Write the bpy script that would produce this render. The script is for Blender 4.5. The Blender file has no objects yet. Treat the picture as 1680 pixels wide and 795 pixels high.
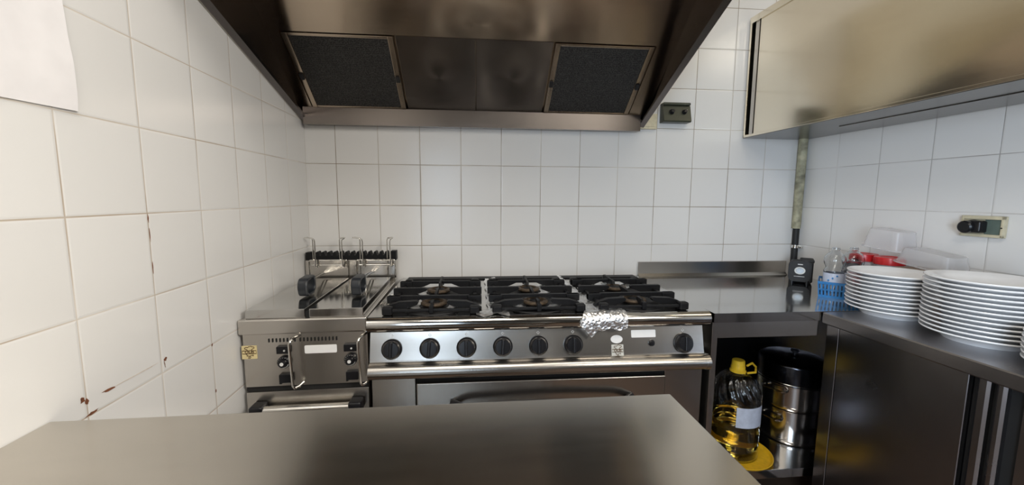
import bpy, bmesh, math, random
from mathutils import Vector, Matrix, noise
R = math.radians
PI = math.pi
random.seed(7)
scene = bpy.context.scene
COL = scene.collection

# ------------------------------------------------------------------ camera, world, light, exposure
CAMLOC = Vector((0.8162, -2.0320, 1.2900))
YAW, PITCH, ROLL = -0.0888826, -0.1118736, -0.0063578
FPX = 655.85
cam_d = bpy.data.cameras.new('camera')
cam = bpy.data.objects.new('camera', cam_d)
COL.objects.link(cam)
Mr = Matrix.Rotation(YAW, 3, 'Z') @ Matrix.Rotation(PITCH, 3, 'X') @ Matrix.Rotation(ROLL, 3, 'Y')
rt, fw, up = Mr @ Vector((1, 0, 0)), Mr @ Vector((0, 1, 0)), Mr @ Vector((0, 0, 1))
cam.matrix_world = Matrix(((rt.x, up.x, -fw.x, CAMLOC.x), (rt.y, up.y, -fw.y, CAMLOC.y), (rt.z, up.z, -fw.z, CAMLOC.z), (0, 0, 0, 1)))
cam_d.sensor_fit = 'HORIZONTAL'
cam_d.sensor_width = 36.0
cam_d.lens = FPX / 1680 * 36.0
cam_d.clip_start = 0.02
scene.camera = cam

world = bpy.data.worlds.new('world')
scene.world = world
world.use_nodes = True
world.node_tree.nodes['Background'].inputs[0].default_value = (0.75, 0.8, 0.9, 1)
world.node_tree.nodes['Background'].inputs[1].default_value = 0.3
scene.view_settings.view_transform = 'Standard'
scene.view_settings.look = 'None'
scene.view_settings.gamma = 1.0
scene.view_settings.exposure = 0.0
scene.view_settings.use_curve_mapping = False


def area(name, loc, target, sx, sy, power, color):
    d = bpy.data.lights.new(name, 'AREA')
    d.shape = 'RECTANGLE'
    d.size, d.size_y = sx, sy
    d.energy = power
    d.color = color
    o = bpy.data.objects.new(name, d)
    COL.objects.link(o)
    o.location = loc
    o.rotation_euler = (Vector(target) - Vector(loc)).to_track_quat('-Z', 'Y').to_euler()
    return o


area('warm_ceiling_light', (1.80, -1.60, 2.80), (1.75, -0.3, 1.9), 0.7, 0.5, 6.5, (1.0, 0.92, 0.80))
area('warm_room_light', (0.75, -2.3, 2.86), (0.55, -1.75, 0.8), 0.8, 0.6, 23, (1.0, 0.95, 0.87))
area('warm_side_light', (2.35, -2.9, 2.3), (0.0, -1.5, 1.1), 0.7, 0.8, 14.5, (1.0, 0.95, 0.87)).data.spread = R(85)
area('cool_daylight', (0.35, -3.4, 1.3), (2.5, -0.75, 1.15), 0.7, 1.2, 12, (0.68, 0.83, 1.0)).data.spread = R(80)

# ------------------------------------------------------------------ materials
def new_mat(name):
    m = bpy.data.materials.new(name)
    m.use_nodes = True
    nt = m.node_tree
    return m, nt, nt.nodes['Principled BSDF']


def lk(nt, a, b):
    nt.links.new(a, b)


def plain(name, color, rough=0.5, metal=0.0, bump=0.0, scale=60, spec=0.5, var=0.06, **kw):
    m, nt, b = new_mat(name)
    tc = nt.nodes.new('ShaderNodeTexCoord')
    nz = nt.nodes.new('ShaderNodeTexNoise')
    nz.inputs['Scale'].default_value = scale
    nz.inputs['Detail'].default_value = 4
    lk(nt, tc.outputs['Object'], nz.inputs['Vector'])
    rp = nt.nodes.new('ShaderNodeValToRGB')
    lo = [max(0, c * (1 - var * 2)) for c in color[:3]]
    hi = [min(1, c * (1 + var)) for c in color[:3]]
    rp.color_ramp.elements[0].color = (*lo, 1)
    rp.color_ramp.elements[1].color = (*hi, 1)
    rp.color_ramp.elements[0].position = 0.3
    rp.color_ramp.elements[1].position = 0.7
    lk(nt, nz.outputs['Fac'], rp.inputs['Fac'])
    lk(nt, rp.outputs['Color'], b.inputs['Base Color'])
    b.inputs['Roughness'].default_value = rough
    b.inputs['Metallic'].default_value = metal
    b.inputs['Specular IOR Level'].default_value = spec
    if bump:
        bp = nt.nodes.new('ShaderNodeBump')
        bp.inputs['Strength'].default_value = bump
        bp.inputs['Distance'].default_value = 0.002
        lk(nt, nz.outputs['Fac'], bp.inputs['Height'])
        lk(nt, bp.outputs['Normal'], b.inputs['Normal'])
    for k, v in kw.items():
        b.inputs[k].default_value = v
    return m


def steel(name, color=(0.56, 0.54, 0.51), rough=0.3, stretch=(2, 60, 60), dirt=0.12, aniso=0.0, axis='Z'):
    """stainless sheet: fine brush lines along one axis plus large faint smears"""
    m, nt, b = new_mat(name)
    tc = nt.nodes.new('ShaderNodeTexCoord')
    mp = nt.nodes.new('ShaderNodeMapping')
    mp.inputs['Scale'].default_value = stretch
    lk(nt, tc.outputs['Object'], mp.inputs['Vector'])
    n1 = nt.nodes.new('ShaderNodeTexNoise')
    n1.inputs['Scale'].default_value = 6
    n1.inputs['Detail'].default_value = 5
    lk(nt, mp.outputs['Vector'], n1.inputs['Vector'])
    n2 = nt.nodes.new('ShaderNodeTexNoise')
    n2.inputs['Scale'].default_value = 5
    n2.inputs['Detail'].default_value = 3
    lk(nt, tc.outputs['Object'], n2.inputs['Vector'])
    rp = nt.nodes.new('ShaderNodeValToRGB')
    rp.color_ramp.elements[0].position = 0.3
    rp.color_ramp.elements[1].position = 0.75
    rp.color_ramp.elements[0].color = (*[c * (1 - dirt) for c in color], 1)
    rp.color_ramp.elements[1].color = (*color, 1)
    mx = nt.nodes.new('ShaderNodeMath')
    mx.operation = 'MULTIPLY_ADD'
    mx.inputs[1].default_value = 0.5
    ml = nt.nodes.new('ShaderNodeMath')
    ml.operation = 'MULTIPLY'
    ml.inputs[1].default_value = 0.5
    lk(nt, n2.outputs['Fac'], ml.inputs[0])
    lk(nt, n1.outputs['Fac'], mx.inputs[0])
    lk(nt, ml.outputs[0], mx.inputs[2])
    lk(nt, mx.outputs[0], rp.inputs['Fac'])
    lk(nt, rp.outputs['Color'], b.inputs['Base Color'])
    mr = nt.nodes.new('ShaderNodeMapRange')
    mr.inputs['From Min'].default_value = 0.3
    mr.inputs['From Max'].default_value = 0.7
    mr.inputs['To Min'].default_value = max(0.03, rough - 0.015)
    mr.inputs['To Max'].default_value = rough + 0.02
    lk(nt, mx.outputs[0], mr.inputs['Value'])
    lk(nt, mr.outputs[0], b.inputs['Roughness'])
    b.inputs['Metallic'].default_value = 1.0
    if aniso:
        b.inputs['Anisotropic'].default_value = aniso
        tg = nt.nodes.new('ShaderNodeTangent')
        tg.direction_type = 'RADIAL'
        tg.axis = axis
        lk(nt, tg.outputs[0], b.inputs['Tangent'])
    return m


def tiles(name, off_u, off_v, axis='X', base=(0.78, 0.77, 0.755), grout=(0.25, 0.20, 0.14), light_grout=(0.6, 0.56, 0.5), w=0.0032):
    """glazed 20 cm tiles with thin uneven grout lines, laid out in metres in object space"""
    m, nt, b = new_mat(name)
    N = nt.nodes.new
    tc = N('ShaderNodeTexCoord')
    sp = N('ShaderNodeSeparateXYZ')
    lk(nt, tc.outputs['Object'], sp.inputs[0])

    def math_(op, a, bb=None, c=None):
        n = N('ShaderNodeMath')
        n.operation = op
        for i, v in enumerate((a, bb, c)):
            if v is None:
                continue
            if isinstance(v, (int, float)):
                n.inputs[i].default_value = v
            else:
                lk(nt, v, n.inputs[i])
        return n.outputs[0]
    u = math_('MULTIPLY', math_('SUBTRACT', sp.outputs[0 if axis == 'X' else 1], off_u), 5.0)
    v = math_('MULTIPLY', math_('SUBTRACT', sp.outputs[2], off_v), 5.0)
    du = math_('ABSOLUTE', math_('SUBTRACT', u, math_('ROUND', u)))
    dv = math_('ABSOLUTE', math_('SUBTRACT', v, math_('ROUND', v)))
    d = math_('DIVIDE', math_('MINIMUM', du, dv), 5.0)
    nz = N('ShaderNodeTexNoise')
    nz.inputs['Scale'].default_value = 7
    nz.inputs['Detail'].default_value = 5
    lk(nt, tc.outputs['Object'], nz.inputs['Vector'])
    half = math_('MULTIPLY_ADD', nz.outputs['Fac'], w * 0.7, w * 0.12)
    mr = N('ShaderNodeMapRange')
    lk(nt, d, mr.inputs['Value'])
    lk(nt, math_('MULTIPLY', half, 0.7), mr.inputs['From Min'])
    lk(nt, math_('MULTIPLY', half, 1.3), mr.inputs['From Max'])
    # grout colour runs from clean to dark
    rp = N('ShaderNodeValToRGB')
    rp.color_ramp.elements[0].position = 0.42
    rp.color_ramp.elements[1].position = 0.62
    rp.color_ramp.elements[0].color = (*grout, 1)
    rp.color_ramp.elements[1].color = (*light_grout, 1)
    n3 = N('ShaderNodeTexNoise')
    n3.inputs['Scale'].default_value = 3.5
    n3.inputs['Detail'].default_value = 4
    lk(nt, tc.outputs['Object'], n3.inputs['Vector'])
    lk(nt, n3.outputs['Fac'], rp.inputs['Fac'])
    # each tile a hair different
    cx = N('ShaderNodeCombineXYZ')
    lk(nt, math_('FLOOR', u), cx.inputs[0])
    lk(nt, math_('FLOOR', v), cx.inputs[1])
    wn = N('ShaderNodeTexWhiteNoise')
    lk(nt, cx.outputs[0], wn.inputs['Vector'])
    rt_ = N('ShaderNodeValToRGB')
    rt_.color_ramp.elements[0].color = (*[c * 0.965 for c in base], 1)
    rt_.color_ramp.elements[1].color = (*base, 1)
    lk(nt, wn.outputs['Value'], rt_.inputs['Fac'])
    mix = N('ShaderNodeMix')
    mix.data_type = 'RGBA'
    lk(nt, mr.outputs[0], mix.inputs['Factor'])
    lk(nt, rp.outputs['Color'], mix.inputs[6])
    lk(nt, rt_.outputs['Color'], mix.inputs[7])
    lk(nt, mix.outputs[2], b.inputs['Base Color'])
    rr = N('ShaderNodeMapRange')
    rr.inputs['To Min'].default_value = 0.8
    rr.inputs['To Max'].default_value = 0.22
    lk(nt, mr.outputs[0], rr.inputs['Value'])
    lk(nt, rr.outputs[0], b.inputs['Roughness'])
    # pillowed edge + slight waviness of the glaze
    m2 = N('ShaderNodeMapRange')
    m2.inputs['From Max'].default_value = 0.006
    m2.interpolation_type = 'SMOOTHSTEP'
    lk(nt, d, m2.inputs['Value'])
    hgt = math_('MULTIPLY_ADD', n3.outputs['Fac'], 0.25, m2.outputs[0])
    hgt2 = math_('MULTIPLY_ADD', wn.outputs['Value'], 0.02, hgt)
    bp = N('ShaderNodeBump')
    bp.inputs['Strength'].default_value = 0.35
    bp.inputs['Distance'].default_value = 0.0015
    lk(nt, hgt2, bp.inputs['Height'])
    lk(nt, bp.outputs['Normal'], b.inputs['Normal'])
    return m


Z0 = 1.447
SK = 0.0305
M = {}
M['tile_back'] = tiles('tile_back', 0.1406, Z0, 'X')
M['tile_left'] = tiles('tile_left', -0.2001, Z0, 'Y', grout=(0.46, 0.38, 0.30), light_grout=(0.70, 0.66, 0.60), w=0.0030)
M['tile_right'] = tiles('tile_right', -0.2022, Z0, 'Y', grout=(0.38, 0.36, 0.34), light_grout=(0.66, 0.64, 0.62))
M['plaster'] = plain('plaster', (0.78, 0.76, 0.72), 0.8, scale=8, bump=0.1)
M['dim_wall'] = plain('dim_wall', (0.10, 0.095, 0.09), 0.8, scale=8)
M['floor'] = plain('floor_tile', (0.20, 0.13, 0.09), 0.45, scale=14)
M['rust'] = plain('rust', (0.20, 0.07, 0.03), 0.9, scale=120, var=0.25)
M['pale_streak'] = plain('pale_streak', (0.66, 0.58, 0.5), 0.7, scale=120)
M['steel'] = steel('brushed_steel', (0.60, 0.57, 0.53), 0.25, (1.5, 60, 60), dirt=0.05)
M['steel_table'] = steel('worn_table_steel', (0.62, 0.58, 0.52), 0.20, (1.2, 6, 6), dirt=0.08)
M['steel_top'] = steel('worktop_steel', (0.58, 0.57, 0.55), 0.10, (1.5, 40, 40), dirt=0.06)
M['steel_hood'] = steel('hood_steel', (0.60, 0.49, 0.38), 0.20, (1.5, 2, 50), dirt=0.06, aniso=0.75)
M['steel_plate'] = steel('dull_shaded_steel', (0.27, 0.235, 0.21), 0.22, (1.5, 2, 50), dirt=0.08, aniso=0.75)
M['steel_hood_shaded'] = steel('greasy_shaded_hood_steel', (0.16, 0.145, 0.14), 0.24, (2, 2, 50), dirt=0.10)  # grease and the dark reflections inside the canopy are put into this colour
M['steel_panel'] = steel('panel_steel', (0.56, 0.53, 0.49), 0.25, (40, 40, 1.5), dirt=0.05)
M['steel_door'] = steel('cabinet_door_steel', (0.84, 0.78, 0.66), 0.17, (1.5, 1.5, 12), dirt=0.04)
M['steel_dark'] = steel('low_cabinet_steel', (0.36, 0.35, 0.36), 0.26, (12, 1.5, 1.5), dirt=0.06)
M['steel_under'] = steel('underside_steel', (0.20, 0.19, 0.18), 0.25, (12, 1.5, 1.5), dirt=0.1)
M['chrome'] = plain('chrome', (0.72, 0.70, 0.66), 0.12, 1.0, var=0.02)
M['pot_steel'] = steel('pot_steel', (0.62, 0.60, 0.58), 0.14, (2, 2, 60), dirt=0.05)
M['pot_lid'] = steel('dark_lid_steel', (0.06, 0.065, 0.08), 0.16, (2, 2, 60), dirt=0.05)
M['iron'] = plain('cast_iron', (0.007, 0.007, 0.008), 0.5, 0.0, bump=0.2, scale=180, spec=0.22)
M['black'] = plain('black_plastic', (0.009, 0.009, 0.011), 0.3, spec=0.35)
M['black_matt'] = plain('matt_black', (0.01, 0.01, 0.011), 0.6)
M['handle'] = plain('handle_plastic', (0.014, 0.017, 0.022), 0.35)
M['void'] = plain('dark_gap', (0.006, 0.006, 0.006), 0.8)
M['burner'] = plain('burnt_burner', (0.10, 0.070, 0.045), 0.5, 0.5, bump=0.3, scale=90, var=0.25)
M['label'] = plain('blank_label', (0.86, 0.86, 0.86), 0.5, var=0.01)
M['sticker_yellow'] = plain('sticker_yellow', (0.72, 0.60, 0.32), 0.5)
M['sticker_brown'] = plain('sticker_brown', (0.10, 0.055, 0.02), 0.5)
M['sticker_silver'] = plain('sticker_silver', (0.62, 0.62, 0.58), 0.35)
M['mark'] = plain('engraved_mark', (0.75, 0.75, 0.74), 0.5)
M['ceramic'] = plain('white_ceramic', (0.88, 0.88, 0.89), 0.12, var=0.01)
M['paper'] = plain('paper', (0.83, 0.81, 0.82), 0.7, bump=0.15, scale=20, var=0.02)
M['beige'] = plain('beige_plastic', (0.62, 0.56, 0.40), 0.4)
M['green_box'] = plain('dark_green_enamel', (0.040, 0.045, 0.028), 0.35)
M['pipe_old'] = plain('old_pipe_paint', (0.40, 0.38, 0.26), 0.6, scale=25, var=0.3)
M['red'] = plain('red_plastic', (0.62, 0.02, 0.025), 0.3)
M['blue'] = plain('blue_plastic', (0.06, 0.30, 0.68), 0.3)
M['cardboard'] = plain('cardboard', (0.33, 0.25, 0.19), 0.8)
M['yellow'] = plain('yellow_plastic', (0.80, 0.52, 0.03), 0.35)
M['yellow_lid'] = plain('amber_plastic', (0.85, 0.50, 0.02), 0.35)
M['pale_label'] = plain('pale_label', (0.55, 0.60, 0.72), 0.5)
M['teal'] = plain('dull_teal', (0.11, 0.15, 0.13), 0.5)
M['grey_win'] = plain('grey_window', (0.25, 0.27, 0.29), 0.2)
M['spice'] = plain('pale_powder', (0.62, 0.52, 0.50), 0.8)


def glass_like(name, color, rough, ior, alpha_noise=False):
    m, nt, b = new_mat(name)
    b.inputs['Base Color'].default_value = (*color, 1)
    b.inputs['Roughness'].default_value = rough
    b.inputs['IOR'].default_value = ior
    b.inputs['Transmission Weight'].default_value = 1.0
    return m


M['pet'] = glass_like('clear_bottle_plastic', (0.93, 0.95, 0.97), 0.03, 1.42)
M['water'] = glass_like('water', (0.95, 0.97, 0.98), 0.0, 1.33)
M['oil'] = glass_like('frying_oil', (1.0, 0.72, 0.12), 0.02, 1.4)


def milky(name, color, w):
    """translucent polypropylene: part see-through, part scattering"""
    m, nt, b = new_mat(name)
    b.inputs['Base Color'].default_value = (*color, 1)
    b.inputs['Roughness'].default_value = 0.25
    b.inputs['Transmission Weight'].default_value = 0.0
    tr = nt.nodes.new('ShaderNodeBsdfTransparent')
    ms = nt.nodes.new('ShaderNodeMixShader')
    ms.inputs[0].default_value = w
    out = nt.nodes['Material Output']
    lk(nt, tr.outputs[0], ms.inputs[1])
    lk(nt, b.outputs[0], ms.inputs[2])
    lk(nt, ms.outputs[0], out.inputs['Surface'])
    return m


M['tub'] = milky('milky_tub_plastic', (0.80, 0.80, 0.82), 0.33)
M['jar'] = milky('clear_jar_plastic', (0.80, 0.76, 0.78), 0.40)
M['blue_clear'] = milky('blue_basket_plastic', (0.02, 0.20, 0.52), 0.9)


def foil_mat():
    m, nt, b = new_mat('aluminium_foil')
    b.inputs['Base Color'].default_value = (0.90, 0.90, 0.90, 1)
    b.inputs['Metallic'].default_value = 1.0
    b.inputs['Roughness'].default_value = 0.36
    tc = nt.nodes.new('ShaderNodeTexCoord')
    v = nt.nodes.new('ShaderNodeTexVoronoi')
    v.inputs['Scale'].default_value = 95
    v.feature = 'F1'
    lk(nt, tc.outputs['Object'], v.inputs['Vector'])
    n = nt.nodes.new('ShaderNodeTexNoise')
    n.inputs['Scale'].default_value = 60
    n.inputs['Detail'].default_value = 6
    lk(nt, tc.outputs['Object'], n.inputs['Vector'])
    a = nt.nodes.new('ShaderNodeMath')
    a.operation = 'ADD'
    lk(nt, v.outputs['Distance'], a.inputs[0])
    lk(nt, n.outputs['Fac'], a.inputs[1])
    bp = nt.nodes.new('ShaderNodeBump')
    bp.inputs['Strength'].default_value = 0.6
    bp.inputs['Distance'].default_value = 0.006
    lk(nt, a.outputs[0], bp.inputs['Height'])
    lk(nt, bp.outputs['Normal'], b.inputs['Normal'])
    return m


M['foil'] = foil_mat()


def mesh_filter_mat():
    """knitted/perforated grease filter: dark holes in dull metal"""
    m, nt, b = new_mat('filter_mesh')
    tc = nt.nodes.new('ShaderNodeTexCoord')
    ck = nt.nodes.new('ShaderNodeTexVoronoi')
    ck.inputs['Scale'].default_value = 190
    ck.inputs['Randomness'].default_value = 0.55
    lk(nt, tc.outputs['Object'], ck.inputs['Vector'])
    rp = nt.nodes.new('ShaderNodeValToRGB')
    rp.color_ramp.elements[0].color = (0.008, 0.008, 0.008, 1)
    rp.color_ramp.elements[1].color = (0.055, 0.052, 0.049, 1)
    rp.color_ramp.elements[0].position = 0.3
    rp.color_ramp.elements[1].position = 0.6
    lk(nt, ck.outputs['Distance'], rp.inputs['Fac'])
    lk(nt, rp.outputs['Color'], b.inputs['Base Color'])
    b.inputs['Roughness'].default_value = 0.6
    b.inputs['Metallic'].default_value = 0.3
    return m


M['filter'] = mesh_filter_mat()

# ------------------------------------------------------------------ mesh helpers
class MB:
    def __init__(s):
        s.bm = bmesh.new()
        s.mi = 0

    def _f(s, vs):
        try:
            f = s.bm.faces.new(vs)
            f.material_index = s.mi
            return f
        except ValueError:
            return None

    def box(s, lo, hi, bev=0.0, seg=2, T=None):
        x0, y0, z0 = lo
        x1, y1, z1 = hi
        return s.hexa([(x0, y0, z0), (x1, y0, z0), (x1, y1, z0), (x0, y1, z0), (x0, y0, z1), (x1, y0, z1), (x1, y1, z1), (x0, y1, z1)], bev, seg, T)

    def hexa(s, p, bev=0.0, seg=2, T=None):
        p = [Vector(q) for q in p]
        if T is not None:
            p = [T @ q for q in p]
        v = [s.bm.verts.new(q) for q in p]
        fs = [s._f([v[i] for i in f]) for f in ((3, 2, 1, 0), (4, 5, 6, 7), (0, 1, 5, 4), (1, 2, 6, 5), (2, 3, 7, 6), (3, 0, 4, 7))]
        if bev > 0:
            es = list({e for f in fs for e in f.edges})
            r = bmesh.ops.bevel(s.bm, geom=es, offset=bev, segments=seg, affect='EDGES', profile=0.5)
            for f in r['faces']:
                f.material_index = s.mi
        return s

    def loops(s, rings, caps=True, closed=False):
        """skin successive rings (each a list of points of one length)"""
        R_ = [[s.bm.verts.new(Vector(q)) for q in r] for r in rings]
        n = len(R_[0])
        seq = list(zip(R_, R_[1:])) + ([(R_[-1], R_[0])] if closed else [])
        for a, b in seq:
            for i in range(n):
                s._f([a[i], a[(i + 1) % n], b[(i + 1) % n], b[i]])
        if caps and not closed:
            s._f(list(reversed(R_[0])))
            s._f(R_[-1])
        return s

    def prism(s, poly, axis, a, b):
        """poly: 2D outline; axis 'x' -> (y,z) outline, 'y' -> (x,z), 'z' -> (x,y)"""
        def p(q, t):
            return {'x': (t, q[0], q[1]), 'y': (q[0], t, q[1]), 'z': (q[0], q[1], t)}[axis]
        return s.loops([[p(q, a) for q in poly], [p(q, b) for q in poly]])

    def lathe(s, prof, n=32, c=(0, 0, 0), T=None):
        rings = []
        for r, z in prof:
            if r <= 1e-6:
                q = Vector((0, 0, z))
                q = (T @ q) if T is not None else q + Vector(c)
                rings.append([s.bm.verts.new(q)])
            else:
                ring = []
                for i in range(n):
                    t = 2 * PI * i / n
                    q = Vector((r * math.cos(t), r * math.sin(t), z))
                    q = (T @ q) if T is not None else q + Vector(c)
                    ring.append(s.bm.verts.new(q))
                rings.append(ring)
        for a, b in zip(rings, rings[1:]):
            if len(a) == 1 and len(b) == 1:
                continue
            for i in range(n):
                j = (i + 1) % n
                if len(a) == 1:
                    s._f([a[0], b[j], b[i]])
                elif len(b) == 1:
                    s._f([a[i], a[j], b[0]])
                else:
                    s._f([a[i], a[j], b[j], b[i]])
        return s

    def cyl(s, p0, p1, r, n=20, r2=None, bev=0.0):
        p0, p1 = Vector(p0), Vector(p1)
        L = (p1 - p0).length
        T = Matrix.Translation(p0) @ (p1 - p0).to_track_quat('Z', 'Y').to_matrix().to_4x4()
        r2 = r if r2 is None else r2
        if bev:
            prof = [(0, 0), (r - bev, 0), (r, bev), (r2, L - bev), (r2 - bev, L), (0, L)]
        else:
            prof = [(0, 0), (r, 0), (r2, L), (0, L)]
        return s.lathe(prof, n, T=T)

    def tube(s, path, r, n=8, closed=False):
        P = [Vector(p) for p in path]
        m = len(P)
        rings = []
        nrm = None
        for i in range(m):
            if closed:
                d = (P[(i + 1) % m] - P[i - 1]).normalized()
            else:
                d = (P[min(i + 1, m - 1)] - P[max(i - 1, 0)]).normalized()
            if nrm is None:
                nrm = d.orthogonal().normalized()
            nrm = (nrm - d * nrm.dot(d))
            nrm = nrm.normalized() if nrm.length > 1e-6 else d.orthogonal().normalized()
            bn = d.cross(nrm)
            rings.append([P[i] + (nrm * math.cos(2 * PI * k / n) + bn * math.sin(2 * PI * k / n)) * r for k in range(n)])
        return s.loops(rings, caps=not closed, closed=closed)

    def sheet(s, f, nu, nv, thick=0.0):
        V = [[s.bm.verts.new(Vector(f(i / nu, j / nv))) for j in range(nv + 1)] for i in range(nu + 1)]
        fs = []
        for i in range(nu):
            for j in range(nv):
                fs.append(s._f([V[i][j], V[i + 1][j], V[i + 1][j + 1], V[i][j + 1]]))
        if thick:
            bmesh.ops.recalc_face_normals(s.bm, faces=fs)
            bmesh.ops.solidify(s.bm, geom=fs, thickness=thick)
        return s


def arc(c, r, a0, a1, n, plane='yz', x=0.0):
    out = []
    for i in range(n + 1):
        a = R(a0 + (a1 - a0) * i / n)
        out.append((c[0] + r * math.cos(a), c[1] + r * math.sin(a)))
    return out


FRAME = {}


def finish(name, mb, mats, smooth=35, keep=False):
    me = bpy.data.meshes.new(name)
    bm = mb.bm
    bmesh.ops.recalc_face_normals(bm, faces=bm.faces[:])
    bm.to_mesh(me)
    bm.free()
    for m in (mats if isinstance(mats, (list, tuple)) else [mats]):
        me.materials.append(M[m] if isinstance(m, str) else m)
    for p in me.polygons:
        p.use_smooth = True
    me.set_sharp_from_angle(angle=R(smooth))
    return me


def weigh(o):
    w = o.modifiers.new('weighted_normal', 'WEIGHTED_NORMAL')
    w.mode = 'FACE_AREA'
    w.weight = 50
    w.keep_sharp = True
    return o


def tag(o, label=None, cat=None, group=None, kind=None):
    if label:
        o['label'] = label
    if cat:
        o['category'] = cat
    if group:
        o['group'] = group
    if kind:
        o['kind'] = kind
    return o


def thing(name, label, cat, loc=(0, 0, 0), rz=0.0, group=None, rot=None):
    o = bpy.data.objects.new(name, None)
    o.empty_display_size = 0.05
    COL.objects.link(o)
    Mx = Matrix.Translation(Vector(loc)) @ (rot.to_4x4() if rot is not None else Matrix.Rotation(rz, 4, 'Z'))
    o.matrix_world = Mx
    FRAME[o.name] = Mx
    return tag(o, label, cat, group)


def part(name, mb, mats, parent, label=None, world=True, smooth=35):
    """mesh child; geometry built in world metres is brought into the thing's frame"""
    me = finish(name, mb, mats, smooth)
    o = bpy.data.objects.new(name, me)
    COL.objects.link(o)
    Mx = FRAME[parent.name]
    if world:
        me.transform(Mx.inverted())
    o.parent = parent
    weigh(o)
    FRAME[o.name] = Mx
    if label:
        o['label'] = label
    return o


def solo(name, mb, mats, label, cat, group=None, smooth=35, kind=None):
    """a thing of a single mesh, origin set at its base"""
    me = finish(name, mb, mats, smooth)
    o = bpy.data.objects.new(name, me)
    COL.objects.link(o)
    xs = [v.co for v in me.vertices]
    c = Vector(((min(v.x for v in xs) + max(v.x for v in xs)) / 2, (min(v.y for v in xs) + max(v.y for v in xs)) / 2, min(v.z for v in xs)))
    me.transform(Matrix.Translation(-c))
    o.location = c
    FRAME[o.name] = Matrix.Translation(c)
    return tag(o, label, cat, group, kind)


def struct(name, mb, mats, loc=(0, 0, 0), rz=0.0):
    me = finish(name, mb, mats)
    o = bpy.data.objects.new(name, me)
    COL.objects.link(o)
    o.location = loc
    o.rotation_euler = (0, 0, rz)
    FRAME[o.name] = Matrix.Translation(Vector(loc)) @ Matrix.Rotation(rz, 4, 'Z')
    return tag(o, kind='structure')


def dup(root, loc, label=None, rz=None):
    c = root.copy()
    COL.objects.link(c)
    c.location = loc
    if rz is not None:
        c.rotation_euler = (0, 0, rz)
    if label:
        c['label'] = label
    for ch in list(root.children):
        d = ch.copy()
        COL.objects.link(d)
        d.parent = c
        for g in list(ch.children):
            e = g.copy()
            COL.objects.link(e)
            e.parent = d
    return c


def rrect(x0, y0, x1, y1, r, n=5):
    out = []
    for cx, cy, a in ((x1 - r, y1 - r, 0), (x0 + r, y1 - r, 90), (x0 + r, y0 + r, 180), (x1 - r, y0 + r, 270)):
        for i in range(n + 1):
            t = R(a + 90 * i / n)
            out.append((cx + r * math.cos(t), cy + r * math.sin(t)))
    return out


def T2(loc, rz=0.0):
    return Matrix.Translation(Vector(loc)) @ Matrix.Rotation(rz, 4, 'Z')


# ------------------------------------------------------------------ room shell
W = 2.5616
HC = 2.95
mb = MB(); mb.box((-0.6, 0, -0.02), (3.0, 0.12, HC)); struct('wall_back', mb, 'tile_back')
mb = MB(); mb.box((-0.12, -4.3, -0.02), (0, 0.0, HC))
mb.mi = 1


def blotch(mb, y, z, sy, sz, ang=0.0, n=11, seed=1):
    rr = random.Random(seed)
    vs = []
    for i in range(n):
        t = 2 * PI * i / n
        k = 0.55 + 0.6 * rr.random()
        a, b = sy * k * math.cos(t), sz * k * math.sin(t)
        vs.append((0.0006, y + a * math.cos(ang) - b * math.sin(ang), z + a * math.sin(ang) + b * math.cos(ang)))
    mb._f([mb.bm.verts.new(v) for v in vs])


blotch(mb, -1.209, 0.886, 0.006, 0.007, 0, seed=3)
blotch(mb, -1.200, 0.880, 0.005, 0.008, 0.3, seed=4)
blotch(mb, -1.150, 0.8785, 0.017, 0.0028, -0.05, seed=5)
blotch(mb, -0.987, 0.879, 0.006, 0.006, 0, seed=6)
blotch(mb, -0.990, 0.866, 0.0015, 0.013, 0.15, seed=7)
blotch(mb, -1.192, 0.850, 0.016, 0.0035, 0.05, seed=8)
blotch(mb, -0.999, 1.235, 0.0022, 0.012, 0, seed=9)
blotch(mb, -0.9985, 1.195, 0.0014, 0.022, 0.02, seed=10)
blotch(mb, -0.999, 1.115, 0.0018, 0.016, 0, seed=11)
blotch(mb, -0.801, 0.846, 0.004, 0.005, 0, seed=12)
blotch(mb, -0.8, 0.700, 0.004, 0.006, 0, seed=13)
mb.mi = 2
blotch(mb, -1.07, 0.8785, 0.075, 0.0016, 0.0, n=14, seed=21)
struct('wall_left', mb, ['tile_left', 'rust', 'pale_streak'], (0, 0, 0), SK)
mb = MB(); mb.box((0, -4.3, -0.02), (0.12, 0.0, HC)); struct('wall_right', mb, 'tile_right', (W, 0, 0), SK)
mb = MB(); mb.box((-0.4, -4.3, -0.02), (3.2, -4.2, HC)); struct('wall_front', mb, 'dim_wall')
mb = MB(); mb.box((-0.6, -4.3, -0.06), (3.2, 0.12, 0.0)); struct('floor', mb, 'floor')
mb = MB(); mb.box((-0.6, -4.3, HC), (3.2, 0.12, HC + 0.06)); struct('ceiling', mb, 'plaster')

# ------------------------------------------------------------------ extraction hood
SL = 37.3
hood = thing('extraction_hood', 'dark stainless steel canopy hood over the range and fryer', 'extractor hood', (0.82, 0, 1.62))


def lipz(x, y):
    """underside of the canopy rim: climbs away from the wall, a little more on the right"""
    k = x / 1.66
    return 1.632 + 0.006 * k + (0.285 * (1 - k) + 0.40 * k) * (-y)


HF = -1.02          # canopy front
XL0, XR0 = 0.003, 1.662
def xl(y): return XL0 + 0.034 * (-y)
def xr(y): return XR0 - 0.030 * (-y)
HT = 2.25           # top of canopy box
w_ = 0.026          # folded rim width
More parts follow.
